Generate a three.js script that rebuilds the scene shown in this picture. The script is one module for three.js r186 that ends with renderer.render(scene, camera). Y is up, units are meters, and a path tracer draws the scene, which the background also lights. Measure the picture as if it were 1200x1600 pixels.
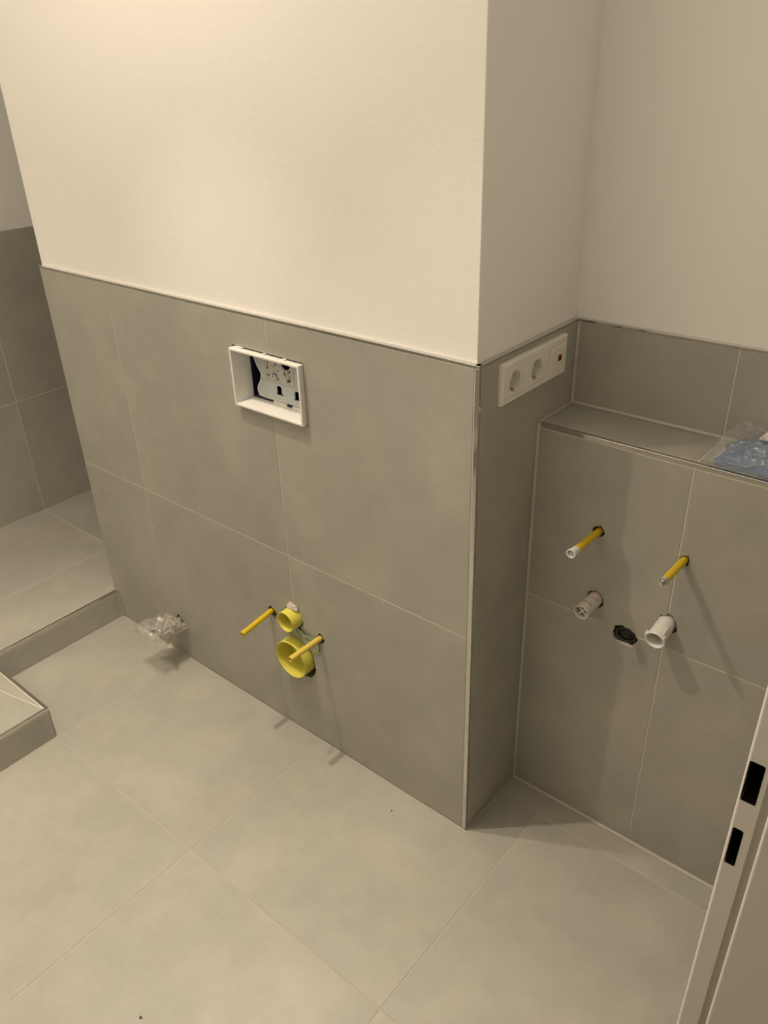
import * as THREE from 'three';
import { mergeGeometries, mergeVertices } from 'three/addons/utils/BufferGeometryUtils.js';
import { RoundedBoxGeometry } from 'three/addons/geometries/RoundedBoxGeometry.js';
import { ImprovedNoise } from 'three/addons/math/ImprovedNoise.js';
import { Brush, Evaluator, SUBTRACTION } from 'three-bvh-csg';

// ---------------------------------------------------------------- camera, exposure, lamps
const scene = new THREE.Scene();
scene.background = new THREE.Color(0x000000);
const camera = new THREE.PerspectiveCamera(2 * Math.atan(800 / 1254.04) * 180 / Math.PI, 1200 / 1600, 0.02, 30);
camera.position.set(0.7467, 1.6724, 1.1384);
camera.rotation.set(-0.5116, 0.7103, -0.0325, 'YXZ');
scene.add(camera);
const renderer = new THREE.WebGLRenderer({ antialias: true });
renderer.toneMapping = THREE.LinearToneMapping;
renderer.toneMappingExposure = 1.0;
renderer.shadowMap.enabled = true;

const LAMP_COLOUR = new THREE.Color().setRGB(1.0, 0.845, 0.655);
const GLOW = 0.2;          // candela of each frosted bulb, in all directions
const BEAM = 6.7;           // candela of each reflector, downwards
const UPLIGHT = 3.7;        // candela of each lamp head's open back, up and into the room
const BULBS = [[-0.575, 0.53], [-0.745, 0.395], [-0.87, 0.545]];
const BULB_Y = 2.32;
const AIMS = [[1.3, 0.4], [0.15, 0.5], [-1.0, 0.5]], CONE = 0.74;   // where each reflector points (offset on the floor) and their half angle

// ---------------------------------------------------------------- dimensions (metres)
const H = 1.201;            // top of the tiling
const ROW = 0.5945;         // joint between the two rows
const W = 1.478;            // length of the partition with the toilet connections
const X1 = -1.1563, X2 = -0.5563;
const D1 = 0.2238, D2 = 0.3634, LEDGE = 1.018, XN = 0.3253;
const STEP = 0.1076, XS = -1.456, XK = -1.107, ZK = 0.4625;
const XL = -2.197, CEIL = 2.85, XR = 0.657, ZF = 1.9, ZB = -1.05;
const T = 0.009;            // tile thickness, and how far the plaster lies back
const GAP = 0.0012;         // half a joint

// ---------------------------------------------------------------- helpers
let seed = 7;
const rnd = () => { seed = (seed * 1664525 + 1013904223) >>> 0; return seed / 4294967296; };
const noise = new ImprovedNoise();
const used = new Set();
function numbered(n) { if (!used.has(n)) { used.add(n); return n; } let i = 1; while (used.has(n + '_' + String(i).padStart(3, '0'))) i++; const r = n + '_' + String(i).padStart(3, '0'); used.add(r); return r; }
function part(name, geo, mat, parent) { const m = new THREE.Mesh(geo, mat); m.name = name; m.castShadow = m.receiveShadow = true; parent.add(m); return m; }
function structure(name, label) { const g = new THREE.Group(); g.name = numbered(name); g.userData = { kind: 'structure', label, category: name.split('_')[0] }; scene.add(g); return g; }
function thing(name, label, category, pos, group) { const g = new THREE.Group(); g.name = numbered(name); g.position.set(...pos); g.userData = { label, category }; if (group) g.userData.group = group; scene.add(g); return g; }
const box = (x0, x1, y0, y1, z0, z1) => new THREE.BoxGeometry(x1 - x0, y1 - y0, z1 - z0).translate((x0 + x1) / 2, (y0 + y1) / 2, (z0 + z1) / 2);
const rbox = (x0, x1, y0, y1, z0, z1, r, s = 2) => new RoundedBoxGeometry(x1 - x0, y1 - y0, z1 - z0, s, r).translate((x0 + x1) / 2, (y0 + y1) / 2, (z0 + z1) / 2);
const clean = (g) => { const o = new THREE.BufferGeometry(); const q = g.index ? g.toNonIndexed() : g; for (const k of ['position', 'normal', 'uv']) o.setAttribute(k, q.attributes[k]); return o; };
const merge = (list) => mergeGeometries(list.map(clean));
const ev = new Evaluator(); ev.useGroups = false;
function cut(geo, cutters) {
  let a = new Brush(clean(geo)); a.updateMatrixWorld();
  for (const c of cutters) { const b = new Brush(clean(c)); b.updateMatrixWorld(); a = ev.evaluate(a, b, SUBTRACTION); a.updateMatrixWorld(); }
  return a.geometry;
}
const rod = (r, x, y, z0, z1, seg = 32) => new THREE.CylinderGeometry(r, r, z1 - z0, seg).rotateX(Math.PI / 2).translate(x, y, (z0 + z1) / 2);
// ragged hole cutter: a jagged prism along z
function ragged(x, y, rx, ry, z0, z1, n, amp, s) {
  const sh = new THREE.Shape();
  for (let i = 0; i < n; i++) { const a = i / n * Math.PI * 2; const k = 1 + amp * noise.noise(Math.cos(a) * 2.3 + s, Math.sin(a) * 2.3 - s, s * 3.1); const px = x + Math.cos(a) * rx * k, py = y + Math.sin(a) * ry * k; i ? sh.lineTo(px, py) : sh.moveTo(px, py); }
  sh.closePath();
  return new THREE.ExtrudeGeometry(sh, { depth: z1 - z0, bevelEnabled: false }).translate(0, 0, z0);
}
function lathe(profile, seg = 40) { return new THREE.LatheGeometry(profile.map(([r, y]) => new THREE.Vector2(r, y)), seg); }
const alongZ = (g) => g.rotateX(Math.PI / 2);     // a lathe's axis y becomes z

// ---------------------------------------------------------------- textures
function valueNoise(size, cells, s) {
  const g = new Float32Array(cells * cells); let q = s; for (let i = 0; i < g.length; i++) { q = (q * 1664525 + 1013904223) >>> 0; g[i] = q / 4294967296; }
  const out = new Float32Array(size * size);
  for (let y = 0; y < size; y++) for (let x = 0; x < size; x++) {
    const fx = x / size * cells, fy = y / size * cells, ix = Math.floor(fx), iy = Math.floor(fy); let tx = fx - ix, ty = fy - iy; tx = tx * tx * (3 - 2 * tx); ty = ty * ty * (3 - 2 * ty);
    const a = g[iy * cells + ix], b = g[iy * cells + (ix + 1) % cells], c = g[((iy + 1) % cells) * cells + ix], d = g[((iy + 1) % cells) * cells + (ix + 1) % cells];
    out[y * size + x] = (a + (b - a) * tx) * (1 - ty) + (c + (d - c) * tx) * ty;
  }
  return out;
}
function texture(size, layers, fn, colour) {
  const ls = layers.map(([cells, s]) => valueNoise(size, cells, s)); const data = new Uint8Array(size * size * 4);
  for (let i = 0; i < size * size; i++) { const c = fn(ls.map((l) => l[i])); data[i * 4] = c[0]; data[i * 4 + 1] = c[1]; data[i * 4 + 2] = c[2]; data[i * 4 + 3] = 255; }
  const t = new THREE.DataTexture(data, size, size); t.wrapS = t.wrapT = THREE.RepeatWrapping; t.magFilter = THREE.LinearFilter; t.minFilter = THREE.LinearMipmapLinearFilter; t.generateMipmaps = true;
  if (colour) t.colorSpace = THREE.SRGBColorSpace; t.needsUpdate = true; return t;
}
const clamp = (v) => Math.max(0, Math.min(255, v));
const TILE_RGB = [167, 165, 156];
const tileMap = texture(1024, [[5, 11], [11, 23], [27, 37], [90, 41], [512, 53]], ([a, b, c, d, e]) => {
  const v = 1 + 0.055 * (a - 0.5) + 0.045 * (b - 0.5) + 0.035 * (c - 0.5) + 0.02 * (d - 0.5) + 0.025 * (e - 0.5), w = 2.5 * (b - 0.5);
  return [clamp(TILE_RGB[0] * v + w), clamp(TILE_RGB[1] * v), clamp(TILE_RGB[2] * v - w)];
}, true);
tileMap.repeat.set(1 / 1.1, 1 / 1.1);
const tileRough = texture(512, [[9, 5], [40, 6], [256, 8]], ([a, b, c]) => { const v = 120 + 26 * (a - 0.5) + 18 * (b - 0.5) + 20 * (c - 0.5); return [v, v, v]; });
tileRough.repeat.set(1 / 0.7, 1 / 0.7);
const plasterBump = texture(512, [[64, 3], [128, 4], [256, 9]], ([a, b, c]) => { const v = 128 + 60 * (a - 0.5) + 60 * (b - 0.5) + 40 * (c - 0.5); return [v, v, v]; });
plasterBump.repeat.set(4, 4);

// ---------------------------------------------------------------- materials
const std = (rgb, rough, metal = 0, extra = {}) => new THREE.MeshStandardMaterial({ color: new THREE.Color().setRGB(...rgb), roughness: rough, metalness: metal, ...extra });
const phys = (o) => new THREE.MeshPhysicalMaterial(o);
const M = {
  tile: new THREE.MeshStandardMaterial({ map: tileMap, roughnessMap: tileRough, roughness: 1, metalness: 0 }),
  grout: std([0.66, 0.63, 0.55], 0.9),
  floorGrout: std([0.47, 0.45, 0.395], 0.9),
  silicone: std([0.46, 0.44, 0.385], 0.45),
  plaster: std([0.865, 0.855, 0.83], 0.85, 0, { bumpMap: plasterBump, bumpScale: 0.0006 }),
  ceiling: std([0.93, 0.925, 0.91], 0.9),
  metal: std([0.66, 0.65, 0.63], 0.07, 1),
  board: std([0.30, 0.27, 0.23], 0.95),
  whitePlastic: std([0.80, 0.79, 0.76], 0.38),
  socket: std([0.78, 0.76, 0.69], 0.35),
  darkPlastic: std([0.012, 0.012, 0.012], 0.5),
  navy: std([0.012, 0.014, 0.05], 0.6),
  panel: std([0.55, 0.62, 0.63], 0.4),
  paper: std([0.62, 0.62, 0.60], 0.8),
  yellow: std([0.70, 0.50, 0.015], 0.42),
  yellowPale: std([0.72, 0.55, 0.10], 0.45),
  lemon: std([0.74, 0.68, 0.11], 0.4),
  zinc: std([0.62, 0.61, 0.58], 0.32, 1),
  brass: std([0.72, 0.56, 0.25], 0.35, 1),
  rubber: std([0.018, 0.018, 0.017], 0.42),
  gasket: std([0.30, 0.29, 0.26], 0.7),
  lacquer: std([0.74, 0.71, 0.66], 0.4),
  red: std([0.16, 0.004, 0.004], 0.2),
  mortar: std([0.55, 0.52, 0.46], 0.95),
  greenFilm: phys({ color: new THREE.Color().setRGB(0.55, 0.60, 0.42), roughness: 0.45, transmission: 0.5, thickness: 0 }),
  film: phys({ color: new THREE.Color().setRGB(0.97, 0.97, 0.97), roughness: 0.09, transmission: 0.93, thickness: 0, ior: 1.5 }),
  haze: phys({ color: new THREE.Color().setRGB(0.86, 0.85, 0.82), roughness: 0.28, transmission: 0.72, thickness: 0 }),
  crease: phys({ color: new THREE.Color().setRGB(0.95, 0.95, 0.95), roughness: 0.1, transmission: 0.85, thickness: 0 }),
  bag: phys({ color: new THREE.Color().setRGB(0.92, 0.91, 0.89), roughness: 0.14, transmission: 0.86, thickness: 0 }),
  clear: phys({ color: new THREE.Color().setRGB(0.9, 0.9, 0.88), roughness: 0.15, transmission: 0.85, thickness: 0 }),
  cloth: std([0.155, 0.225, 0.36], 0.9),
  card: std([0.82, 0.80, 0.78], 0.7),
  pink: std([0.72, 0.36, 0.28], 0.7),
  dirt: std([0.10, 0.085, 0.06], 0.95),
  bulb: new THREE.MeshStandardMaterial({ color: 0xffffff, emissive: LAMP_COLOUR, emissiveIntensity: 6, roughness: 0.5 }),
};
M.bag.side = M.film.side = M.haze.side = M.clear.side = M.greenFilm.side = THREE.DoubleSide;

// ---------------------------------------------------------------- tiles
// A tile is a polygon (u, v) with eased edges, 9 mm thick, its face at height 0 of its wall; place() turns it into the wall.
const faceZ = (z) => (g) => g.translate(0, 0, z);                                        // u = x, v = y
const faceX = (x) => (g) => g.rotateY(Math.PI / 2).translate(x, 0, 0);                   // u = -z, v = y, looks to +x
const faceNX = (x) => (g) => g.rotateY(-Math.PI / 2).translate(x, 0, 0);                 // u = z, v = y, looks to -x
const faceNZ = (z) => (g) => g.rotateY(Math.PI).translate(0, 0, z);                      // u = -x, v = y, looks to -z
const faceY = (y) => (g) => g.rotateX(-Math.PI / 2).translate(0, y, 0);                  // u = x, v = -z
function tileGeo(poly) {
  const c = 0.0007, sh = new THREE.Shape(poly.map(([u, v]) => new THREE.Vector2(u, v)));
  const g = new THREE.ExtrudeGeometry(sh, { depth: T - 2 * c, bevelEnabled: true, bevelSize: c, bevelThickness: c, bevelOffset: -c, bevelSegments: 1 }).translate(0, 0, -T + c);
  const ou = rnd() * 3, ov = rnd() * 3, uv = g.attributes.uv; for (let i = 0; i < uv.count; i++) uv.setXY(i, uv.getX(i) + ou, uv.getY(i) + ov);
  return g;
}
// inset of a polygon (counter-clockwise) by the half joint
function inset(poly, d) {
  const n = poly.length, out = [];
  for (let i = 0; i < n; i++) {
    const p = poly[(i + n - 1) % n], q = poly[i], r = poly[(i + 1) % n];
    const e1 = [q[0] - p[0], q[1] - p[1]], e2 = [r[0] - q[0], r[1] - q[1]], l1 = Math.hypot(...e1), l2 = Math.hypot(...e2);
    const n1 = [-e1[1] / l1, e1[0] / l1], n2 = [-e2[1] / l2, e2[0] / l2], k = 1 + n1[0] * n2[0] + n1[1] * n2[1];
    out.push([q[0] + d * (n1[0] + n2[0]) / k, q[1] + d * (n1[1] + n2[1]) / k]);
  }
  return out;
}
function tile(parent, poly, place, cutters) {
  let g = tileGeo(inset(poly, GAP)); place(g); if (cutters && cutters.length) g = cut(g, cutters);
  return part('tile', g, M.tile, parent);
}
const rect = (u0, u1, v0, v1) => [[u0, v0], [u1, v0], [u1, v1], [u0, v1]];
// silicone fillet between two faces: triangle swept along an edge. a = corner start, b = corner end, da/db = directions of the two legs
function fillet(parent, a, b, da, db, s = 0.005) {
  const A = new THREE.Vector3(...a), B = new THREE.Vector3(...b), u = new THREE.Vector3(...da), v = new THREE.Vector3(...db), N = 5, pos = [], uv = [], idx = [];
  for (const P of [A, B]) for (let i = 0; i <= N; i++) { const t = i / N * Math.PI / 2; const q = P.clone().addScaledVector(u, s * (1 - 0.88 * Math.sin(t)) ).addScaledVector(v, s * (1 - 0.88 * Math.cos(t))); pos.push(q.x, q.y, q.z); uv.push(i / N, P === A ? 0 : 1); }
  for (let i = 0; i < N; i++) idx.push(i, i + 1, N + 1 + i, i + 1, N + 2 + i, N + 1 + i);
  const base = pos.length / 3; for (const P of [A, B]) { const q = P.clone().addScaledVector(u, -0.001).addScaledVector(v, -0.001); pos.push(q.x, q.y, q.z); uv.push(0, 0); }
  idx.push(0, base, base + 1, 0, base + 1, N + 1, N, 2 * N + 1, base + 1, N, base + 1, base);
  const g = new THREE.BufferGeometry(); g.setAttribute('position', new THREE.Float32BufferAttribute(pos, 3)); g.setAttribute('uv', new THREE.Float32BufferAttribute(uv, 2)); g.setIndex(idx); g.computeVertexNormals();
  const m = part('silicone_joint', g, M.silicone, parent); M.silicone.side = THREE.DoubleSide; return m;
}
const trim = (parent, x0, x1, y0, y1, z0, z1, r = 0.0009) => part('edge_trim', rbox(x0, x1, y0, y1, z0, z1, r), M.metal, parent);

// ---------------------------------------------------------------- floor
{
  const f = structure('floor', 'matt greige large format floor tiling with pale joints');
  part('screed', box(XL - 0.1, 0.8, -0.12, -0.0010, ZB - 0.1, ZF + 0.1), M.floorGrout, f);
  const xs = [-1.7077, -1.1007, -0.4937, 0.1129, XR], zs = [-0.1539, 0.4652, 1.0843, ZF - 0.004];
  const F = faceY(0), R = (x0, x1, z0, z1) => tile(f, rect(x0, x1, -z1, -z0), F);
  R(XS, xs[1], 0.002, zs[1]); R(xs[1], xs[2], 0.002, zs[1]);
  tile(f, [[xs[2], -zs[1]], [xs[3], -zs[1]], [xs[3], -zs[0]], [0.002, -zs[0]], [0.002, -0.002], [xs[2], -0.002]], F);
  R(xs[3], XR, zs[0], zs[1]);
  R(0.002, xs[3], -D1 + 0.002, zs[0]); R(xs[3], XR, -D1 + 0.002, zs[0]);
  for (let r = 1; r < 3; r++) for (let c = 1; c < 4; c++) R(c === 1 ? XK : xs[c], xs[c + 1], zs[r], zs[r + 1]);
  // door threshold
  part('threshold', box(XR + 0.001, 0.79, -0.001, 0.0, 0.604, 1.44), M.board, f);
}

// ---------------------------------------------------------------- raised shower platform (L-shaped)
{
  const p = structure('floor_shower_platform', 'raised tiled shower platform with metal edge trims');
  part('screed', merge([box(XL, XS - T, 0, STEP - 0.0012, ZB, ZF), box(XS - T - 0.0001, XK - T, 0, STEP - 0.0012, ZK + T, ZF), box(XS - T, XS - 0.0012, 0, STEP - 0.01, ZB, ZK + T), box(XS - T, XK - 0.0012, 0, STEP - 0.01, ZK + 0.0012, ZF), box(XS - T, XK - T, 0, STEP - 0.01, ZK + 0.0012, ZK + T)]), M.grout, p);
  const F = faceY(STEP), zg = -0.1515, xg = -1.723, e = 0.0102;
  const P = (pts) => tile(p, pts.map(([x, z]) => [x, -z]), F);
  P([[XL, zg], [xg, zg], [xg, ZB], [XL, ZB]]); P([[xg, zg], [XS - e, zg], [XS - e, ZB], [xg, ZB]]);
  P([[XL, ZK + 0.01], [xg, ZK + 0.01], [xg, zg], [XL, zg]]); P([[xg, ZK + 0.01], [XS - e, ZK + 0.01], [XS - e, zg], [xg, zg]]);
  // near arm of the L, cut along a slanting joint from its corner
  const slope = -0.232, yAt = (x) => ZK + e + (x - (XK - e)) * slope;
  P([[XS - e, ZK + 0.01 + 0.0001], [XS - e, yAt(XS - e)], [XK - e, ZK + e], [XK - e, ZK + e - 0.0002]].map(([x, z], i) => i === 0 ? [x, ZK + e] : i === 3 ? [XK - e - 0.002, ZK + e] : [x, z]).slice(0, 3));
  P([[XS - e, 1.08], [XK - e, 1.08], [XK - e, ZK + e + 0.0005], [XS - e, yAt(XS - e)]]);
  P([[XS - e, ZF - 0.004], [XK - e, ZF - 0.004], [XK - e, 1.08], [XS - e, 1.08]]);
  P([[XL, 1.08], [XS - e, 1.08], [XS - e, ZK + 0.01], [XL, ZK + 0.01]]); P([[XL, ZF - 0.004], [XS - e, ZF - 0.004], [XS - e, 1.08], [XL, 1.08]]);
  // risers
  const ty = STEP - 0.0105;
  tile(p, rect(-(ZK + T), -0.002, 0.002, ty), faceX(XS));
  tile(p, rect(XS, XK - 0.001, 0.002, ty), (g) => g.rotateY(Math.PI).translate(XS + XK, 0, ZK));
  tile(p, rect(-1.08, -(ZK + 0.001), 0.002, ty), faceX(XK)); tile(p, rect(-(ZF - 0.004), -1.08, 0.002, ty), faceX(XK));
  trim(p, XS - 0.009, XS, STEP - 0.009, STEP + 0.0003, 0.0012, ZK); trim(p, XK - 0.009, XK, STEP - 0.009, STEP + 0.0003, ZK, ZF - 0.004); trim(p, XS, XK - 0.009, STEP - 0.009, STEP + 0.0003, ZK, ZK + 0.009);
  fillet(p, [XS, 0.001, 0.001], [XS, STEP - 0.01, 0.001], [1, 0, 0], [0, 0, 1], 0.004);
  fillet(p, [XL, STEP, -0.6], [XL, STEP, 0.6], [1, 0, 0], [0, 1, 0], 0.004);
}

// ---------------------------------------------------------------- partition wall with the toilet connections
const FL = { x0: -0.672, x1: -0.447, y0: 0.9765, y1: 1.1155 };   // flush frame outline
const WC = { xl: -0.6495, xr: -0.465, yr: 0.376, yf: 0.404, yw: 0.277, xc: -0.5555, xf: -0.557 };
{
  const w = structure('wall_back', 'partition wall tiled to half height, white plaster above, toilet connections in it');
  const holes = [
    box(FL.x0 - 0.002, FL.x1 + 0.002, FL.y0 - 0.003, FL.y1 + 0.004, -0.15, 0.02),
    ragged(WC.xl + 0.008, WC.yr + 0.004, 0.02, 0.016, -0.06, 0.02, 14, 0.7, 1.2), ragged(WC.xr + 0.003, WC.yr + 0.001, 0.0125, 0.0135, -0.06, 0.02, 12, 0.5, 2.2),
    ragged(WC.xf, WC.yf + 0.002, 0.0335, 0.035, -0.06, 0.02, 22, 0.25, 3.2), ragged(WC.xc + 0.004, WC.yw - 0.006, 0.063, 0.064, -0.08, 0.02, 26, 0.12, 4.3),
    box(-0.585, -0.535, WC.yw + 0.03, WC.yf - 0.01, -0.06, 0.02), ragged(-1.102, 0.143, 0.017, 0.017, -0.06, 0.02, 14, 0.4, 5.1),
  ];
  const at = (x0, x1, y0, y1) => holes.filter((h) => { h.computeBoundingBox(); const b = h.boundingBox; return b.max.x > x0 && b.min.x < x1 && b.max.y > y0 && b.min.y < y1; });
  part('masonry', cut(box(-W + T, -T, 0, H - 0.006, -D2 - 0.1, -0.0012), holes), M.board, w);
  part('grout_bed', cut(box(-W + 0.002, -0.002, 0.001, H - 0.006, -0.0045, -0.0011), holes), M.grout, w);
  part('plaster', rbox(-W - 0.0005, -0.0115, H - 0.004, CEIL, -D2 - 0.1, -T - 0.001, 0.002), M.plaster, w);
  const cols = [-W, X1, X2, -0.0102], rows = [0.002, ROW, H - 0.0055];
  for (let c = 0; c < 3; c++) for (let r = 0; r < 2; r++) tile(w, rect(cols[c], cols[c + 1], rows[r], rows[r + 1]), faceZ(0), at(cols[c], cols[c + 1], rows[r], rows[r + 1]));
  trim(w, -W - 0.004, 0.0004, H - 0.0048, H, -T - 0.002, 0.0008, 0.0006);
  trim(w, -0.0092, 0.0002, 0.001, H - 0.0053, -0.0092, 0.0002, 0.0012);
  fillet(w, [XS, 0, 0], [-0.001, 0, 0], [0, 1, 0], [0, 0, 1], 0.0022);
  // end face of the partition, towards the shower
  for (const [y0, y1] of [[STEP, ROW], [ROW, H - 0.0055]]) tile(w, rect(-D2, -0.001, y0, y1), faceNX(-W));
}
// ---------------------------------------------------------------- return of the partition beside the washbasin niche
const SOCK = { z0: -0.303, z1: -0.064, y0: 1.105, y1: 1.186 };
{
  const w = structure('wall_return', 'narrow return wall between partition and washbasin niche with socket strip');
  part('grout_bed', cut(box(-0.0045, -0.0011, 0.001, H - 0.006, -D2 - 0.004, -0.002), [-1, 0].map((k) => box(-0.01, 0.01, SOCK.y0 + 0.01, SOCK.y1 - 0.01, (SOCK.z0 + SOCK.z1) / 2 - k * (SOCK.z1 - SOCK.z0) / 3 - 0.0288, (SOCK.z0 + SOCK.z1) / 2 - k * (SOCK.z1 - SOCK.z0) / 3 + 0.0288))), M.grout, w);
  const wells = [-1, 0].map((k) => box(-0.0105, 0.01, (SOCK.y0 + SOCK.y1) / 2 - 0.0285, (SOCK.y0 + SOCK.y1) / 2 + 0.0285, (SOCK.z0 + SOCK.z1) / 2 - k * (SOCK.z1 - SOCK.z0) / 3 - 0.0285, (SOCK.z0 + SOCK.z1) / 2 - k * (SOCK.z1 - SOCK.z0) / 3 + 0.0285));
  tile(w, rect(0.0102, D2 - 0.001, 0.002, ROW), faceX(0)); tile(w, rect(0.0102, D2 - 0.001, ROW, H - 0.0055), faceX(0), wells);
  trim(w, -T - 0.002, 0.0008, H - 0.0048, H, -D2 + 0.001, 0.0006, 0.0006);
  fillet(w, [0, 0, -0.004], [0, 0, -D1], [1, 0, 0], [0, 1, 0], 0.0035);
}
// ---------------------------------------------------------------- washbasin niche
const NB = { x1: 0.156, x2: 0.3365, y: 0.812, p1: [0.167, 0.648], p2: [0.324, 0.653], dr: [0.243, 0.584] };
{
  const w = structure('wall_niche', 'washbasin niche wall with tiled ledge, connections below and plaster above');
  const zf = -D1, zb = -D2;
  const holes = [
    ragged(NB.x1 + 0.001, NB.y + 0.002, 0.0135, 0.013, zf - 0.06, zf + 0.02, 14, 0.35, 6.1), ragged(NB.x2 + 0.002, NB.y + 0.004, 0.0125, 0.013, zf - 0.06, zf + 0.02, 6, 0.7, 7.4),
    ragged(NB.p1[0] + 0.001, NB.p1[1] + 0.001, 0.0205, 0.021, zf - 0.06, zf + 0.02, 18, 0.3, 8.3), ragged(NB.p2[0] + 0.001, NB.p2[1] + 0.0035, 0.0215, 0.0235, zf - 0.06, zf + 0.02, 16, 0.55, 9.2),
    ragged(NB.dr[0], NB.dr[1], 0.0285, 0.022, zf - 0.05, zf + 0.02, 24, 0.35, 10.5),
  ];
  const at = (x0, x1, y0, y1) => holes.filter((h) => { h.computeBoundingBox(); const b = h.boundingBox; return b.max.x > x0 && b.min.x < x1 && b.max.y > y0 && b.min.y < y1; });
  part('masonry', cut(box(-T, XR + 0.05, 0, LEDGE - 0.005, zb - 0.1, zf - 0.0014), holes), M.board, w);
  part('grout_bed', merge([cut(box(0, XR, 0.001, LEDGE - 0.008, zf - 0.0045, zf - 0.0011), holes), box(0, XR, LEDGE - 0.0045, LEDGE - 0.0011, zb - 0.004, zf - 0.006), box(0, XR, LEDGE - 0.004, H - 0.006, zb - 0.0045, zb - 0.0011)]), M.grout, w);
  part('plaster', rbox(-0.02, XR + 0.05, H - 0.004, CEIL, zb - 0.1, zb - T - 0.001, 0.001), M.plaster, w);
  for (const [x0, x1] of [[0.002, XN], [XN, XR]]) {
    for (const [y0, y1] of [[0.002, ROW], [ROW, LEDGE - 0.0102]]) tile(w, rect(x0, x1, y0, y1), faceZ(zf), at(x0, x1, y0, y1));
    tile(w, rect(x0, x1, D1 + 0.0102, D2 - 0.001), faceY(LEDGE)); tile(w, rect(x0, x1, LEDGE + 0.001, H - 0.0055), faceZ(zb));
  }
  trim(w, 0.0015, XR, LEDGE - 0.0092, LEDGE + 0.0003, zf - 0.0092, zf + 0.0003, 0.0009);
  trim(w, 0.0008, XR, H - 0.0048, H, zb - T - 0.002, zb + 0.0008, 0.0006);
  fillet(w, [0, 0, zf], [0, LEDGE, zf], [1, 0, 0], [0, 0, 1], 0.006); fillet(w, [0, LEDGE, zb], [0, H - 0.005, zb], [1, 0, 0], [0, 0, 1], 0.006);
  fillet(w, [0, LEDGE, zf], [0, LEDGE, zb], [1, 0, 0], [0, 1, 0], 0.005); fillet(w, [0, LEDGE, zb], [XR, LEDGE, zb], [0, 0, 1], [0, 1, 0], 0.006);
  fillet(w, [0, 0, zf], [XR, 0, zf], [0, 0, 1], [0, 1, 0], 0.007);
}
// ---------------------------------------------------------------- the rest of the room
{
  const w = structure('wall_left', 'shower side wall tiled to half height with white plaster above');
  part('masonry', box(XL - 0.12, XL - T, 0, H - 0.02, ZB, ZF), M.board, w);
  part('grout_bed', box(XL - T - 0.001, XL - 0.0011, STEP - 0.02, 1.1855, ZB, ZF), M.grout, w);
  part('plaster', box(XL - 0.12, XL - T, 1.1855, CEIL, ZB, ZF), M.plaster, w);
  for (const [z0, z1] of [[ZB, -0.753], [-0.753, -0.153], [-0.153, 0.447], [0.447, 1.047], [1.047, ZF]]) for (const [y0, y1] of [[STEP + 0.001, 0.5785], [0.5785, 1.187]]) tile(w, rect(-z1, -z0, y0, y1), faceX(XL));
  const b = structure('wall_shower_back', 'white wall at the rear of the shower'); part('plaster', box(XL - 0.12, -T - 0.3, 0, CEIL, ZB - 0.1, ZB), M.plaster, b);
  const f = structure('wall_front', 'white plastered wall opposite the partition'); part('plaster', box(XL - 0.12, 0.9, 0, CEIL, ZF + T, ZF + 0.1), M.plaster, f); part('grout_bed', box(XL, XR, 0, H - 0.006, ZF + 0.0012, ZF + T + 0.001), M.grout, f);
  for (let x = XL; x < XR - 0.1; x += 0.6) for (const [y0, y1] of [[0.002, ROW], [ROW, H]]) tile(f, rect(-Math.min(x + 0.6, XR), -x, y0, y1), faceNZ(ZF));
  const r = structure('wall_right', 'white plastered wall with the door opening');
  part('plaster', merge([box(0.668, 0.785, 0, CEIL, -D2 - 0.1, 0.556), box(0.668, 0.785, 0, CEIL, 1.489, ZF + 0.05), box(0.668, 0.785, 2.06, CEIL, 0.54, 1.505)]), M.plaster, r);
  for (const [z0, z1] of [[-0.36, 0.0], [0.0, 0.53], [1.515, ZF]]) for (const [y0, y1] of [[0.002, ROW], [ROW, H]]) tile(r, rect(z0, z1, y0, y1), faceNX(0.664));
  const s = structure('wall_shower_side', 'masonry behind the niche and partition'); part('masonry', box(-W + 0.01, 0.8, 0, CEIL, -D2 - 0.2, -D2 - 0.1), M.plaster, s);
  const c = structure('ceiling', 'plain white ceiling'); part('plasterboard', box(XL - 0.12, 2.1, CEIL, CEIL + 0.1, ZB - 0.1, 2.6), M.ceiling, c);
  const h = structure('wall_hall', 'plain white hallway beyond the door');
  part('plaster', merge([box(2.0, 2.1, 0, CEIL, -0.4, 2.6), box(0.79, 2.1, 0, CEIL, -0.5, -0.4), box(0.79, 2.1, 0, CEIL, 2.5, 2.6), box(0.79, 0.9, 0, CEIL, 1.455, 2.5)]), M.plaster, h);
  const hf = structure('floor_hall', 'plain hallway floor'); part('screed', box(0.79, 2.1, -0.1, 0, -0.5, 2.6), M.board, hf);
}
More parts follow.
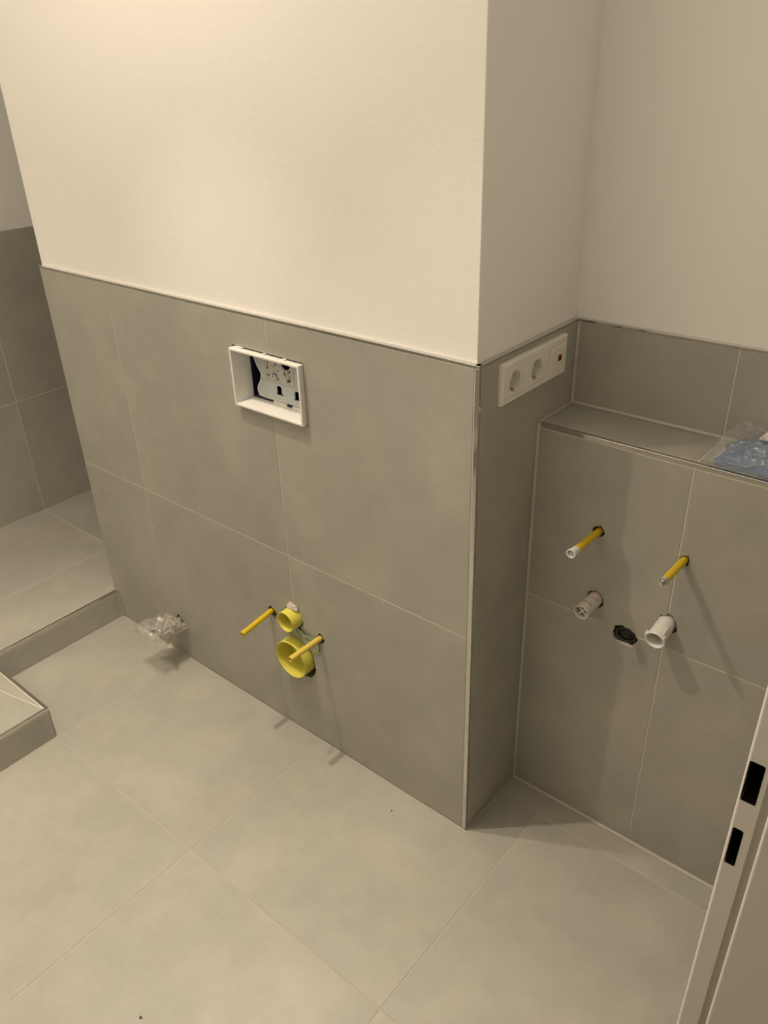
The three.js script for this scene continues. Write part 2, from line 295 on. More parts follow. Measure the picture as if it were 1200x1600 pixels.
// ---------------------------------------------------------------- steel door frame
{
  const d = structure('door_1', 'white lacquered door frame with two dark strike openings'); d.userData.category = 'door';
  const prof = (flip) => {            // plan of the jamb: x across the wall, z along it
    const q = [[0.6656, 0.535], [0.6676, 0.535], [0.6676, 0.57], [0.786, 0.57], [0.786, 0.54], [0.80, 0.54], [0.80, 0.615], [0.798, 0.617], [0.6946, 0.617], [0.6932, 0.6165], [0.6924, 0.6152], [0.6922, 0.603], [0.6915, 0.602], [0.6680, 0.602], [0.6668, 0.6016], [0.6660, 0.6008], [0.6656, 0.5995]];
    const sh = new THREE.Shape(q.map(([x, z]) => new THREE.Vector2(x, flip ? -(2.045 - z) : -z)));
    return new THREE.ExtrudeGeometry(sh, { depth: 2.05, bevelEnabled: false }).rotateX(-Math.PI / 2);
  };
  const hole = (x0, x1, y0, y1) => rbox(x0, x1, y0, y1, 0.54, 0.64, 0.0018);
  const slots = [[0.6676, 0.6803, 1.1285, 1.1745], [0.6684, 0.6775, 1.0505, 1.0965]]; d.position.x = -0.003;
  part('jamb', cut(prof(false), slots.map((v) => hole(...v))), M.lacquer, d);
  for (const [x0, x1, y0, y1] of slots) part('strike_pocket', cut(box(x0 - 0.0003, x1 + 0.0003, y0 - 0.0003, y1 + 0.0003, 0.560, 0.6008), [box(x0 + 0.0004, x1 - 0.0004, y0 + 0.0004, y1 - 0.0004, 0.562, 0.61)]), M.darkPlastic, d);
  part('jamb', prof(true), M.lacquer, d);
  part('head', box(0.6656, 0.80, 2.035, 2.075, 0.54, 1.505), M.lacquer, d);
  part('gasket', rbox(0.6838, 0.6924, 0.01, 2.03, 0.6015, 0.6065, 0.0015), M.gasket, d);
}
// ---------------------------------------------------------------- ceiling lamp with three bulbs (above the frame)
{
  const cx = -0.722, cz = 0.46;
  const l = thing('ceiling_lamp', 'round metal ceiling lamp with three frosted glass bulbs above the floor', 'lamp', [cx, CEIL, cz]);
  part('ceiling_plate', lathe([[0, -0.03], [0.04, -0.03], [0.052, -0.022], [0.056, -0.006], [0.056, 0], [0, 0]], 48), M.whitePlastic, l);
  BULBS.forEach(([x, z], n) => {
    const b = new THREE.Vector3(x - cx, BULB_Y - CEIL, z - cz), dir = new THREE.Vector3(b.x, 0, b.z).normalize(), turn = Math.atan2(-dir.z, dir.x), e = b.clone().addScaledVector(dir, -0.058);
    part('arm', new THREE.TubeGeometry(new THREE.CatmullRomCurve3([new THREE.Vector3(0, -0.02, 0).addScaledVector(dir, 0.03), new THREE.Vector3(dir.x * 0.035, b.y * 0.6, dir.z * 0.035), e]), 20, 0.005, 10), M.zinc, l);
    part('lamp_holder', new THREE.CylinderGeometry(0.014, 0.014, 0.03, 24).rotateZ(Math.PI / 2).rotateY(turn).translate(b.x - dir.x * 0.044, b.y, b.z - dir.z * 0.044), M.zinc, l);
    part('bulb', lathe([[0, 0.03], [0.012, 0.028], [0.016, 0.018], [0.025, 0.006], [0.027, -0.008], [0.022, -0.02], [0.012, -0.027], [0, -0.029]], 32).translate(b.x, BULB_Y - CEIL, b.z), M.bulb, l);
    const p = new THREE.PointLight(LAMP_COLOUR, GLOW); p.position.set(b.x, BULB_Y - CEIL, b.z); p.castShadow = true; p.shadow.radius = 0.75; p.name = 'bulb_glow'; l.add(p);
    const s = new THREE.SpotLight(LAMP_COLOUR, BEAM, 0, CONE, 1); s.position.copy(p.position); s.target.position.set(b.x + AIMS[n][0], -BULB_Y + b.y, b.z + AIMS[n][1]); s.castShadow = true; s.shadow.radius = 0.75; s.name = 'bulb_beam'; l.add(s); l.add(s.target);
    const k = new THREE.SpotLight(LAMP_COLOUR, UPLIGHT, 0, 1.2, 1); k.position.copy(p.position); k.target.position.set(b.x + [0.3, 0, -0.7][n], b.y + 0.45, b.z + 1); k.castShadow = true; k.shadow.radius = 0.75; k.name = 'bulb_uplight'; l.add(k); l.add(k.target);
  });
}
// ---------------------------------------------------------------- flush plate frame
{
  const cx = (FL.x0 + FL.x1) / 2, cy = (FL.y0 + FL.y1) / 2, hw = (FL.x1 - FL.x0) / 2, hh = (FL.y1 - FL.y0) / 2;
  const t = thing('flush_plate_frame', 'white plastic flush plate frame set into the tiled wall', 'frame', [cx, cy, 0]);
  const ring = (w, h, th, z0, z1, bev) => {
    const s = new THREE.Shape([[-w, -h], [w, -h], [w, h], [-w, h]].map((p) => new THREE.Vector2(...p)));
    s.holes.push(new THREE.Path([[-w + th, -h + th], [-w + th, h - th], [w - th, h - th], [w - th, -h + th]].map((p) => new THREE.Vector2(...p))));
    return new THREE.ExtrudeGeometry(s, { depth: z1 - z0 - 2 * bev, bevelEnabled: true, bevelSize: bev, bevelThickness: bev, bevelOffset: -bev, bevelSegments: 2 }).translate(0, 0, z0 + bev);
  };
  part('collar', ring(hw, hh, 0.0058, -0.043, 0.0135, 0.0014), M.whitePlastic, t);
  for (const [x, w] of [[-0.088, 0.012], [-0.004, 0.003], [0.06, 0.004]]) part('clip', rbox(x - w, x + w, hh - 0.001, hh + 0.0035, -0.004, 0.006, 0.0008), M.whitePlastic, t);
  part('cistern_liner', ring(hw - 0.001, hh - 0.001, 0.004, -0.0705, -0.0432, 0.0002), M.navy, t);
  part('cistern_cover', box(-hw - 0.02, hw + 0.02, -hh - 0.02, hh + 0.02, -0.075, -0.07), M.navy, t);
  // pale panel with a wavy side, cut-outs for the release rods
  const iw = hw - 0.006, ih = hh - 0.006, p = new THREE.Shape();
  p.moveTo(-0.0895, -ih + 0.006); p.lineTo(iw, -ih + 0.006); p.lineTo(iw, ih); p.lineTo(-iw + 0.008, ih); p.lineTo(-iw + 0.009, 0.040);
  p.bezierCurveTo(-iw + 0.013, 0.024, -0.0725, 0.010, -0.0725, -0.004); p.bezierCurveTo(-0.0725, -0.019, -0.0895, -0.024, -0.0895, -0.046); p.lineTo(-0.0895, -ih + 0.006);
  const key = (x, y, w, h) => { const k = new THREE.Path(); k.moveTo(x - w, y - h * 0.55); k.lineTo(x - w, y + h * 0.4); k.quadraticCurveTo(x - w, y + h, x, y + h); k.quadraticCurveTo(x + w, y + h, x + w, y + h * 0.4); k.lineTo(x + w, y - h * 0.55); k.lineTo(x + w * 1.5, y - h * 0.6); k.lineTo(x + w * 1.5, y - h); k.lineTo(x - w * 1.2, y - h); k.lineTo(x - w * 1.2, y - h * 0.55); return k; };
  p.holes.push(key(-0.0175, -0.031, 0.0085, 0.0118), key(0.0405, -0.032, 0.0085, 0.0118));
  const c = new THREE.Path(); c.absarc(0.0105, 0.0385, 0.0155, 0, Math.PI * 2); p.holes.push(c);
  const pan = part('inspection_panel', new THREE.ExtrudeGeometry(p, { depth: 0.002, bevelEnabled: true, bevelSize: 0.0008, bevelThickness: 0.0008, bevelSegments: 1, curveSegments: 14 }).translate(0, 0, -0.046), M.panel, t);
  part('panel_lip', new THREE.TubeGeometry(new THREE.CatmullRomCurve3([[-iw + 0.011, 0.042], [-0.085, 0.018], [-0.0735, -0.001], [-0.0775, -0.018], [-0.0885, -0.036], [-0.0885, -ih + 0.014], [-0.081, -ih + 0.0085], [0, -ih + 0.0085], [iw - 0.002, -ih + 0.0085]].map(([x, y]) => new THREE.Vector3(x, y, -0.043))), 70, 0.0019, 6), M.whitePlastic, pan);
  part('sill_strip', box(-iw, iw, -ih, -ih + 0.005, -0.0465, -0.041), M.navy, t);
  for (const [x0, x1] of [[-0.036, 0.008], [0.027, 0.095]]) part('latch', rbox(x0, x1, -ih - 0.0003, -ih + 0.0056, -0.046, -0.0385, 0.0008), M.whitePlastic, t);
  
  // printed instruction sheet: grey line drawings, nothing legible in the photograph
  const cv = document.createElement('canvas'); cv.width = 512; cv.height = 320; const g = cv.getContext('2d');
  g.fillStyle = '#cfcfca'; g.fillRect(0, 0, 512, 320); g.strokeStyle = '#6b6a66'; g.lineWidth = 3; g.strokeRect(6, 6, 500, 308);
  let q = 99; const r2 = () => { q = (q * 1664525 + 1013904223) >>> 0; return q / 4294967296; };
  for (const [x0, y0, w, h] of [[20, 20, 60, 280], [95, 20, 170, 140], [95, 175, 170, 125], [300, 120, 190, 180]]) {
    g.lineWidth = 2; g.strokeStyle = '#85837d'; g.strokeRect(x0, y0, w, h);
    for (let i = 0; i < w * h / 900; i++) { g.strokeStyle = ['#22201e', '#4a4844', '#7d7b75'][Math.floor(r2() * 3)]; g.lineWidth = 4 + r2() * 8; g.beginPath(); const x = x0 + 8 + r2() * (w - 16), y = y0 + 8 + r2() * (h - 16); g.moveTo(x, y); g.lineTo(Math.min(x0 + w - 5, Math.max(x0 + 5, x + (r2() - 0.5) * 55)), Math.min(y0 + h - 5, Math.max(y0 + 5, y + (r2() - 0.5) * 30))); g.stroke(); }
  }
  for (const [x, y, w, h] of [[30, 60, 38, 24], [34, 150, 30, 40], [28, 240, 44, 22], [120, 50, 60, 16], [190, 90, 26, 50], [130, 220, 90, 14], [200, 250, 40, 30], [330, 170, 40, 40], [410, 150, 50, 22], [380, 240, 70, 30]]) { g.fillStyle = r2() > 0.5 ? '#3a3836' : '#67645f'; g.fillRect(x, y, w, h); g.fillStyle = '#b9b8b3'; g.fillRect(x + 6, y + 5, w * 0.4, h * 0.4); }
  const tex = new THREE.CanvasTexture(cv); tex.colorSpace = THREE.SRGBColorSpace;
  const ps = new THREE.Shape(); ps.moveTo(-0.0585, -0.014); ps.lineTo(0.036, -0.014); ps.lineTo(0.036, 0.06); ps.lineTo(0.0281, 0.06); ps.lineTo(0.0281, 0.0385); ps.absarc(0.0105, 0.0385, 0.0176, 0, Math.PI, true); ps.lineTo(-0.0071, 0.06); ps.lineTo(-0.0585, 0.06);
  const pg = new THREE.ExtrudeGeometry(ps, { depth: 0.0006, bevelEnabled: false, curveSegments: 20 }).translate(0, 0, -0.0432); const uv = pg.attributes.uv; for (let i = 0; i < uv.count; i++) uv.setXY(i, (uv.getX(i) + 0.0585) / 0.0945, (uv.getY(i) + 0.014) / 0.074);
  part('instruction_label', pg, new THREE.MeshStandardMaterial({ map: tex, roughness: 0.7 }), pan);
}
// ---------------------------------------------------------------- threaded fixing rods in yellow sleeves
function fixingRod(label, group, pos, len, tilt, mat, tip) {
  const t = thing('fixing_rod', label, 'rod', pos, group); t.rotation.x = tilt;
  const R = 0.0076, sl = tip ? len * 0.84 : len;
  part('sleeve', alongZ(lathe([[R - 0.0016, -0.03], [R, -0.03], [R, sl * 0.45], [R + 0.0004, sl * 0.47], [R, sl * 0.5], [R, sl - 0.0006], [R - 0.0006, sl], [R - 0.0014, sl], [R - 0.002, sl - 0.001], [R - 0.002, -0.03]], 28)), mat, t);
  const prof = []; const end = tip ? len - 0.001 : len - 0.014; for (let z = -0.03; z < end; z += 0.0012) prof.push([0.0046, z], [0.0053, z + 0.0006]); prof.push([0.0042, end], [0, end]);
  part('threaded_rod', alongZ(lathe(prof, 20)), M.zinc, t);
  if (tip === 'clear') part('end_cap', alongZ(lathe([[R + 0.0003, sl - 0.003], [R + 0.0008, sl], [R + 0.0008, len - 0.003], [R + 0.0024, len - 0.002], [R + 0.0024, len + 0.001], [R - 0.001, len + 0.001], [R - 0.001, sl]], 28)), M.whitePlastic, t);
  if (tip === 'nut') { part('washer', alongZ(lathe([[0.005, sl], [0.0105, sl], [0.0108, sl + 0.001], [0.0105, sl + 0.002], [0.005, sl + 0.002]], 32)), M.zinc, t); part('nut', new THREE.CylinderGeometry(0.0092, 0.0092, 0.008, 6).rotateX(Math.PI / 2).translate(0, 0, sl + 0.006), M.zinc, t); }
  return t;
}
fixingRod('yellow sleeved rod drooping from tiled wall beside the small lemon plug', 'toilet fixing rods', [WC.xl, 0.379, 0], 0.106, 0.13, M.yellow);
fixingRod('pale yellow sleeved rod crossing in front of the large lemon plug', 'toilet fixing rods', [WC.xr, 0.375, 0], 0.108, -0.01, M.yellowPale);
fixingRod('yellow rod with white tip, nearer the socket strip in the niche', 'washbasin fixing rods', [NB.x1, NB.y, -D1], 0.116, -0.05, M.yellow, 'clear');
fixingRod('yellow rod with silver nut, right above the wide white pipe', 'washbasin fixing rods', [NB.x2, NB.y + 0.001, -D1], 0.112, -0.03, M.yellow, 'nut');

// ---------------------------------------------------------------- lemon protective plugs on flush and waste pipe
{
  const s = thing('flush_pipe_plug', 'small lemon yellow plastic plug on the flush pipe, upper of two', 'plug', [WC.xf, WC.yf, 0], 'yellow toilet pipe plugs');
  part('cup', alongZ(lathe([[0, -0.012], [0.022, -0.012], [0.0262, -0.006], [0.0268, 0.031], [0.0276, 0.033], [0.0284, 0.0334], [0.0292, 0.0325], [0.0292, 0.012], [0.0305, 0.008], [0.0305, -0.04], [0.02, -0.04]], 48)), M.lemon, s);
  part('grip_bar', rbox(-0.02, 0.02, -0.002, 0.002, -0.012, -0.004, 0.001), M.lemon, s);
  const b = thing('waste_pipe_plug', 'large lemon yellow plastic plug on the waste pipe, lower of two', 'plug', [WC.xc, WC.yw, 0], 'yellow toilet pipe plugs');
  part('cup', alongZ(lathe([[0, -0.03], [0.05, -0.03], [0.0528, -0.024], [0.0532, 0.026], [0.054, 0.0285], [0.0552, 0.029], [0.0562, 0.028], [0.0562, -0.06], [0.045, -0.06]], 64)), M.lemon, b);
  const rib = part('grip', merge([rbox(-0.042, 0.042, -0.0018, 0.0018, -0.032, -0.012, 0.0012), rbox(-0.0018, 0.0018, -0.042, 0.042, -0.032, -0.02, 0.0012), rbox(-0.013, 0.013, -0.02, -0.006, -0.03, -0.014, 0.002)]), M.lemon, b); rib.rotation.z = 0.35;
}
// crumbs of mortar and the pale film between the two plugs
function lump(rx, ry, rz, n, amp, s) {
  const g = mergeVertices(new THREE.IcosahedronGeometry(1, n).deleteAttribute('uv').deleteAttribute('normal')), p = g.attributes.position;
  for (let i = 0; i < p.count; i++) { const x = p.getX(i), y = p.getY(i), z = p.getZ(i), k = 1 + amp * (noise.noise(x * 1.7 + s, y * 1.7, z * 1.7) + 0.5 * noise.noise(x * 4 + s, y * 4, z * 4)); p.setXYZ(i, x * rx * k, y * ry * k, z * rz * k); }
  g.computeVertexNormals(); const uv = new Float32Array(p.count * 2); for (let i = 0; i < p.count; i++) { uv[i * 2] = p.getX(i); uv[i * 2 + 1] = p.getY(i); } g.setAttribute('uv', new THREE.BufferAttribute(uv, 2)); return g;
}
function lumpThing(name, label, cat, geo, mat, pos, group) { const m = new THREE.Mesh(geo, mat); m.name = numbered(name); m.position.set(...pos); m.castShadow = m.receiveShadow = true; m.userData = { label, category: cat }; if (group) m.userData.group = group; scene.add(m); return m; }
lumpThing('mortar_dab', 'whitish dab of mortar above the small lemon plug', 'mortar', lump(0.019, 0.011, 0.009, 4, 0.5, 2.1), M.mortar, [-0.556, 0.4355, 0.002]);
lumpThing('mortar_dab', 'whitish crumb of mortar between drooping rod and small lemon plug', 'mortar', lump(0.006, 0.011, 0.006, 4, 0.6, 4.4), M.mortar, [-0.606, 0.376, 0.001]);
lumpThing('mortar_dab', 'thin rim of filler under the black drain collar', 'mortar', lump(0.019, 0.0042, 0.0012, 4, 0.4, 7.7), M.mortar, [0.246, 0.5645, -D1 + 0.0003]);
{
  const nx = 26, ny = 14, pos = [], uv = [], idx = [], th = 0.0012;
  for (let k = 0; k < 2; k++) for (let j = 0; j <= ny; j++) for (let i = 0; i <= nx; i++) {
    const u = i / nx, v = j / ny, x = (u - 0.5) * 0.125, edge = 0.012 * noise.noise(u * 5, k * 0, 3.3), y = (v - 0.5) * (0.042 + edge) + 0.004 * Math.sin(u * 5);
    pos.push(x, y, 0.004 + 0.004 * noise.noise(u * 7, v * 3, 1.1) + 0.008 * Math.exp(-(((u - 0.62) / 0.05) ** 2)) * (1 - v * 0.4) - k * th); uv.push(u, v);
  }
  const n1 = (nx + 1) * (ny + 1); for (let k = 0; k < 2; k++) for (let j = 0; j < ny; j++) for (let i = 0; i < nx; i++) { const a = k * n1 + j * (nx + 1) + i, b = a + 1, c = a + nx + 1, d = c + 1; k ? idx.push(a, c, b, b, c, d) : idx.push(a, b, c, b, d, c); }
  const g = new THREE.BufferGeometry(); g.setAttribute('position', new THREE.Float32BufferAttribute(pos, 3)); g.setAttribute('uv', new THREE.Float32BufferAttribute(uv, 2)); g.setIndex(idx); g.computeVertexNormals();
  lumpThing('protective_film', 'pale green film on the wall between the two lemon plugs', 'film', g, M.greenFilm, [-0.5305, 0.352, 0.0005]);
}
// ---------------------------------------------------------------- white pipe sleeves below the washbasin rods
function printed(base) {
  const cv = document.createElement('canvas'); cv.width = 256; cv.height = 256; const g = cv.getContext('2d'); g.fillStyle = base; g.fillRect(0, 0, 256, 256);
  let q = 31; const r2 = () => { q = (q * 1664525 + 1013904223) >>> 0; return q / 4294967296; };
  for (const y of [178, 187, 196, 204]) { g.fillStyle = y === 187 ? '#c9a79d' : '#a8a299'; let x = 92; while (x < 176) { const w = 4 + r2() * 12; g.fillRect(x, y + r2() * 2, w, 3); x += w + 4 + r2() * 7; } }
  const t = new THREE.CanvasTexture(cv); t.colorSpace = THREE.SRGBColorSpace; return new THREE.MeshStandardMaterial({ map: t, roughness: 0.45 });
}
{
  const a = thing('pipe_sleeve', 'narrow white plastic pipe sleeve with print, below the white-tipped rod', 'pipe', [...NB.p1, -D1], 'white washbasin pipe sleeves');
  a.rotation.x = -0.02;
  const g = alongZ(lathe([[0.0125, -0.04], [0.0165, -0.04], [0.0163, 0.0632], [0.0158, 0.064], [0.0148, 0.064], [0.0142, 0.063], [0.0135, -0.03]], 40));
  part('tube', g, printed('#d6d1c6'), a);
  const cr = part('end_cross', merge([rbox(-0.0135, 0.0135, -0.0011, 0.0011, 0.038, 0.058, 0.0005), rbox(-0.0011, 0.0011, -0.0135, 0.0135, 0.038, 0.058, 0.0005)]), M.whitePlastic, a); cr.rotation.z = 0.9;
  part('inner_stop', alongZ(lathe([[0, 0.02], [0.0139, 0.02], [0.0139, 0.024], [0, 0.024]], 30)), M.whitePlastic, a);
  const b = thing('pipe_sleeve', 'wide white plastic pipe sleeve with collar, below the silver-nut rod', 'pipe', [...NB.p2, -D1], 'white washbasin pipe sleeves');
  b.rotation.x = 0.16;
  part('tube', alongZ(lathe([[0.014, -0.04], [0.0185, -0.04], [0.0183, 0.042], [0.0202, 0.0445], [0.0212, 0.0465], [0.0212, 0.0515], [0.0204, 0.0535], [0.0185, 0.0538], [0.0172, 0.0526], [0.0165, 0.05], [0.0158, -0.02], [0.0158, -0.03], [0, -0.03]], 48)), M.whitePlastic, b);
  for (const an of [0.6, 2.7, 4.8]) { const l = part('lug', rbox(-0.0022, 0.0022, 0.0195, 0.0232, 0.044, 0.0532, 0.0008), M.whitePlastic, b); l.rotation.z = an - Math.PI / 2; }
  const clip = part('clip', rbox(-0.0018, 0.0018, 0.0175, 0.0205, 0.02, 0.046, 0.0008), M.whitePlastic, b); clip.rotation.z = -0.75;
}
// ---------------------------------------------------------------- black drain collar in the wall
{
  const t = thing('drain_collar', 'ragged black rubber drain collar in hole between the white sleeves', 'collar', [...NB.dr, -D1]);
  const ring = (r, tube, z, sy) => new THREE.TorusGeometry(r, tube, 12, 40).scale(1, sy, 1).translate(0, 0, z);
  part('outer_ring', lump(0.001, 0.001, 0.001, 1, 0, 1).type ? ring(0.021, 0.004, -0.008, 0.8) : null, M.rubber, t);
  part('lip_ring', ring(0.0135, 0.003, -0.012, 0.82), M.rubber, t); part('inner_ring', ring(0.0075, 0.0026, -0.012, 0.85), M.rubber, t);
  part('membrane', lump(0.027, 0.021, 0.004, 5, 0.5, 5.5).translate(0, 0, -0.016), M.rubber, t);
  part('loose_tab', rbox(0.011, 0.016, -0.022, -0.011, -0.006, -0.001, 0.001), M.rubber, t);
}
// ---------------------------------------------------------------- socket strip: two sockets and a switch with red window
{
  const L = SOCK.z1 - SOCK.z0, h = SOCK.y1 - SOCK.y0;
  const t = thing('socket_strip', 'white strip of two sockets and a switch on the niche return', 'socket', [0, SOCK.y0, (SOCK.z0 + SOCK.z1) / 2]);
  const turn = (g) => g.rotateY(Math.PI / 2).translate(0, h / 2, 0);
  const u = L / 3;
  const sh = new THREE.Shape([[-L / 2, -h / 2], [L / 2, -h / 2], [L / 2, h / 2], [-L / 2, h / 2]].map((p) => new THREE.Vector2(...p)));
  const plate = new THREE.ExtrudeGeometry(sh, { depth: 0.004, bevelEnabled: true, bevelThickness: 0.006, bevelSize: 0.004, bevelOffset: -0.004, bevelSegments: 3 }).translate(0, 0, 0.0005);
  const frame = cut(plate, [...[-u, 0, u].map((x) => box(x - 0.0285, x + 0.0285, -0.0285, 0.0285, x > 0.01 ? 0.0025 : -0.01, 0.03))]);
  part('frame', turn(frame), M.socket, t);
  for (const x of [-u, 0]) {
    const ins = cut(rbox(x - 0.0281, x + 0.0281, -0.0281, 0.0281, -0.0088, 0.0112, 0.0012), [rod(0.0200, x, 0, -0.0065, 0.03, 48)]);
    const s = part('socket_insert', turn(ins), M.socket, t);
    part('well', turn(merge([alongZ(lathe([[0.0200, 0.0112], [0.0206, 0.0114], [0.0212, 0.0112], [0.0212, 0.0100]], 48)).translate(x, 0, 0)])), M.socket, s);
    for (const y of [-0.0185, 0.0185]) part('earth_clip', turn(rbox(x - 0.0028, x + 0.0028, y - 0.0026, y + 0.0026, -0.0066, 0.0085, 0.0006)), M.gasket, s);
  }
  const rk = rbox(u - 0.0279, u + 0.0279, -0.0279, 0.0279, 0.002, 0.0125, 0.0014).translate(-u, 0, 0).rotateX(0.06).translate(u, 0, 0.0005);
  const rocker = part('switch_rocker', turn(rk), M.socket, t);
  part('red_window', turn(rbox(u, u + 0.0125, -0.0065, 0.0065, 0.011, 0.0139, 0.0008)), M.red, rocker);
}
// ---------------------------------------------------------------- plastic bag around a pipe stub low on the partition
function crumple(g, amp, f, s) {
  const p = g.attributes.position; for (let i = 0; i < p.count; i++) { const x = p.getX(i), y = p.getY(i), z = p.getZ(i); const r = (k, o) => { const n = noise.noise(x * f * k + s + o, y * f * k - o, z * f * k + o * 2); return 1 - 2 * Math.abs(n); }; const d = amp * (r(1, 0) - 0.5 + 0.5 * (r(2.1, 5) - 0.5)); p.setXYZ(i, x + d * r(1.3, 9), y + d, z + d * 0.6); }
  g.computeVertexNormals(); return g;
}
function pillow(w, l, bulge, nu, nv) {            // flat bag: two sheets joined at the seams, x across, z along
  const pos = [], uv = [], idx = []; for (let k = 0; k < 2; k++) for (let j = 0; j <= nv; j++) for (let i = 0; i <= nu; i++) { const u = i / nu, v = j / nv, b = bulge * Math.pow(Math.sin(Math.PI * u), 0.6) * Math.pow(Math.sin(Math.PI * Math.min(1, v * 0.94 + 0.03)), 0.5); pos.push((u - 0.5) * w * (1 - 0.12 * Math.sin(Math.PI * v)), k ? -b : b, v * l); uv.push(u, v); }
  const n1 = (nu + 1) * (nv + 1); for (let k = 0; k < 2; k++) for (let j = 0; j < nv; j++) for (let i = 0; i < nu; i++) { const a = k * n1 + j * (nu + 1) + i, b = a + 1, c = a + nu + 1, d = c + 1; k ? idx.push(a, b, c, b, d, c) : idx.push(a, c, b, b, c, d); }
  const g = new THREE.BufferGeometry(); g.setAttribute('position', new THREE.Float32BufferAttribute(pos, 3)); g.setAttribute('uv', new THREE.Float32BufferAttribute(uv, 2)); g.setIndex(idx); g.computeVertexNormals(); return g;
}
{
  const at = [-1.104, 0.141, 0];
  const v = thing('pipe_stub', 'brass and grey pipe stub inside the clear bag low on the wall', 'pipe', at);
  part('stub', rod(0.0105, 0, 0, -0.04, 0.034, 28), M.gasket, v);
  part('hex_nut', new THREE.CylinderGeometry(0.0165, 0.0165, 0.016, 6).rotateX(Math.PI / 2).translate(0, 0, 0.03), M.brass, v);
  part('valve_body', alongZ(lathe([[0, 0.036], [0.013, 0.036], [0.013, 0.058], [0.0095, 0.061], [0.0095, 0.074], [0.0115, 0.075], [0.0115, 0.084], [0, 0.085]], 28)), M.zinc, v);
  part('outlet', new THREE.CylinderGeometry(0.007, 0.007, 0.03, 20).translate(0, 0.012, 0.05), M.brass, v);
  const b = thing('plastic_bag', 'crumpled clear plastic bag hanging on the pipe stub above the floor', 'bag', at);
  part('sheet', crumple(pillow(0.112, 0.128, 0.036, 48, 56), 0.011, 30, 2.2).rotateX(-0.2).translate(-0.008, -0.008, 0.004), M.bag, b);
  part('inner_wrap', crumple(pillow(0.07, 0.075, 0.024, 40, 40), 0.012, 48, 6.6).rotateX(-0.1).translate(0.006, 0.004, 0.01), M.haze, b);
  part('loose_corner', crumple(pillow(0.018, 0.045, 0.003, 12, 16), 0.003, 60, 8.1).rotateY(1.1).translate(0.012, -0.034, 0.062), M.haze, b);
  const fit = (label, g, m, p, r) => { const t = lumpThing('pipe_fitting', label, 'fitting', g, m, [at[0] + p[0], at[1] + p[1], at[2] + p[2]]); t.rotation.set(...r); };
  fit('small cream plastic fitting in the clear bag above the floor', lathe([[0.005, -0.012], [0.011, -0.012], [0.011, -0.004], [0.008, -0.003], [0.008, 0.012], [0.005, 0.012]], 20), M.card, [-0.026, 0.016, 0.05], [0.5, 0.3, 0.9]);
  fit('small zinc sleeve nut in the clear bag above the floor', new THREE.CylinderGeometry(0.0095, 0.0095, 0.014, 6), M.zinc, [0.024, 0.008, 0.066], [1.2, 0.2, 0.3]);
  fit('small dark rubber seal in the clear bag above the floor', new THREE.TorusGeometry(0.009, 0.003, 10, 24), M.gasket, [-0.024, -0.004, 0.08], [0.9, 0.6, 0]);
}
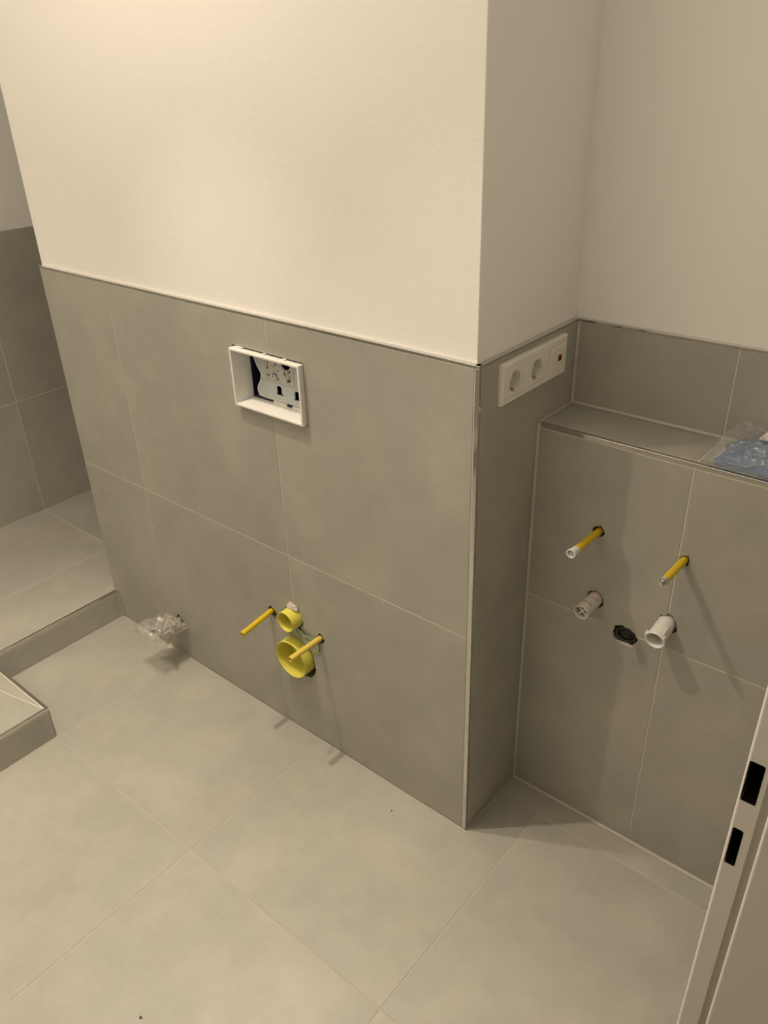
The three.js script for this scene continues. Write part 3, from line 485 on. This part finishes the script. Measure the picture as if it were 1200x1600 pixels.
// ---------------------------------------------------------------- blue cloth in a clear bag on the ledge
{
  const pos = [0.485, LEDGE + 0.0012, -0.294];
  const soft = (w, h, l, n, amp, f, s) => { const g = new RoundedBoxGeometry(w, h, l, 10, Math.min(w, h, l) * 0.45); const gg = mergeVertices(clean(new THREE.BoxGeometry(w, h, l, n, 10, Math.round(n * l / w)))); void g; const p = gg.attributes.position; for (let i = 0; i < p.count; i++) { let x = p.getX(i), y = p.getY(i), z = p.getZ(i); const ex = Math.min(1, (w / 2 - Math.abs(x)) / 0.02), ez = Math.min(1, (l / 2 - Math.abs(z)) / 0.02), e = Math.sqrt(Math.max(0, ex) * 0.85 + 0.15) * Math.sqrt(Math.max(0, ez) * 0.85 + 0.15); y = (y + h / 2) * e; if (y > 0.002) y += amp * (noise.noise(x * f + s, z * f, s) + 0.6 * (1 - 2 * Math.abs(noise.noise(x * f * 1.8, z * f * 1.8 + s, 2)))) * Math.min(1, y / (h * 0.5)); p.setXYZ(i, x + 0.003 * noise.noise(z * 40, y * 30, s), Math.max(0.0004, y), z + 0.004 * noise.noise(x * 30, y * 30, s + 4)); } gg.computeVertexNormals(); return gg; };
  const c = thing('folded_cloth', 'folded blue-grey cloth inside the clear packet on the ledge', 'cloth', pos);
  part('lower_fold', soft(0.262, 0.018, 0.112, 80, 0.006, 34, 1.5), M.cloth, c);
  part('upper_fold', soft(0.228, 0.018, 0.078, 80, 0.007, 38, 4.5).translate(0.016, 0.013, -0.014), M.cloth, c);
  const k = thing('paper_label', 'white and pink paper card tucked in the packet on ledge', 'label', [0.428, LEDGE + 0.0435, -0.322]);
  const cg = part('card', rbox(-0.022, 0.034, -0.0006, 0.0006, -0.028, 0.02, 0.0005), M.card, k), pk = part('pink_print', box(-0.012, 0.03, 0.0006, 0.0008, -0.014, 0.004), M.pink, k); void cg; void pk;
  k.rotation.set(0.12, -0.15, 0.06);
  const f = thing('clear_packet', 'glossy clear plastic packet around the blue cloth on the ledge', 'packet', pos);
  part('film', crumple(crumple(soft(0.286, 0.05, 0.132, 170, 0.005, 34, 9.5), 0.0050, 40, 3.3), 0.0016, 115, 7.9).translate(0, 0.0032, 0.002), M.film, f);
  for (const pts of [[[0.346, 1.022, -0.243], [0.352, 1.030, -0.246], [0.372, 1.034, -0.246], [0.392, 1.034, -0.242], [0.402, 1.029, -0.235], [0.416, 1.033, -0.238], [0.432, 1.038, -0.243], [0.456, 1.040, -0.243]], [[0.398, 1.046, -0.268], [0.406, 1.042, -0.258], [0.416, 1.038, -0.248], [0.424, 1.036, -0.241]], [[0.366, 1.024, -0.238], [0.378, 1.022, -0.232], [0.388, 1.021, -0.228]]])
    part('crease', new THREE.TubeGeometry(new THREE.CatmullRomCurve3(pts.map(([x, y, z]) => new THREE.Vector3(x - pos[0], y - pos[1] + 0.0015, z - pos[2]))), 40, 0.0008, 10), M.crease, f);
  part('sealed_edge', crumple(new THREE.BoxGeometry(0.02, 0.0008, 0.11, 12, 1, 30), 0.003, 60, 5.1).translate(-0.144, 0.005, 0.006), M.film, f);
}
// ---------------------------------------------------------------- crumbs on the floor
lumpThing('dirt_crumb', 'tiny dark crumb on the floor tile before the partition', 'crumb', lump(0.0022, 0.0013, 0.002, 2, 0.3, 1.4), M.dirt, [-0.181, 0.0010, 0.068]);
lumpThing('dirt_crumb', 'dark crumb on the foreground floor tile at the bottom of view', 'crumb', lump(0.003, 0.0018, 0.0026, 2, 0.4, 3.4), M.dirt, [-0.253, 0.0014, 0.781]);

scene.traverse((o) => { if (o.isMesh) { o.castShadow = true; o.receiveShadow = true; } });
renderer.render(scene, camera);
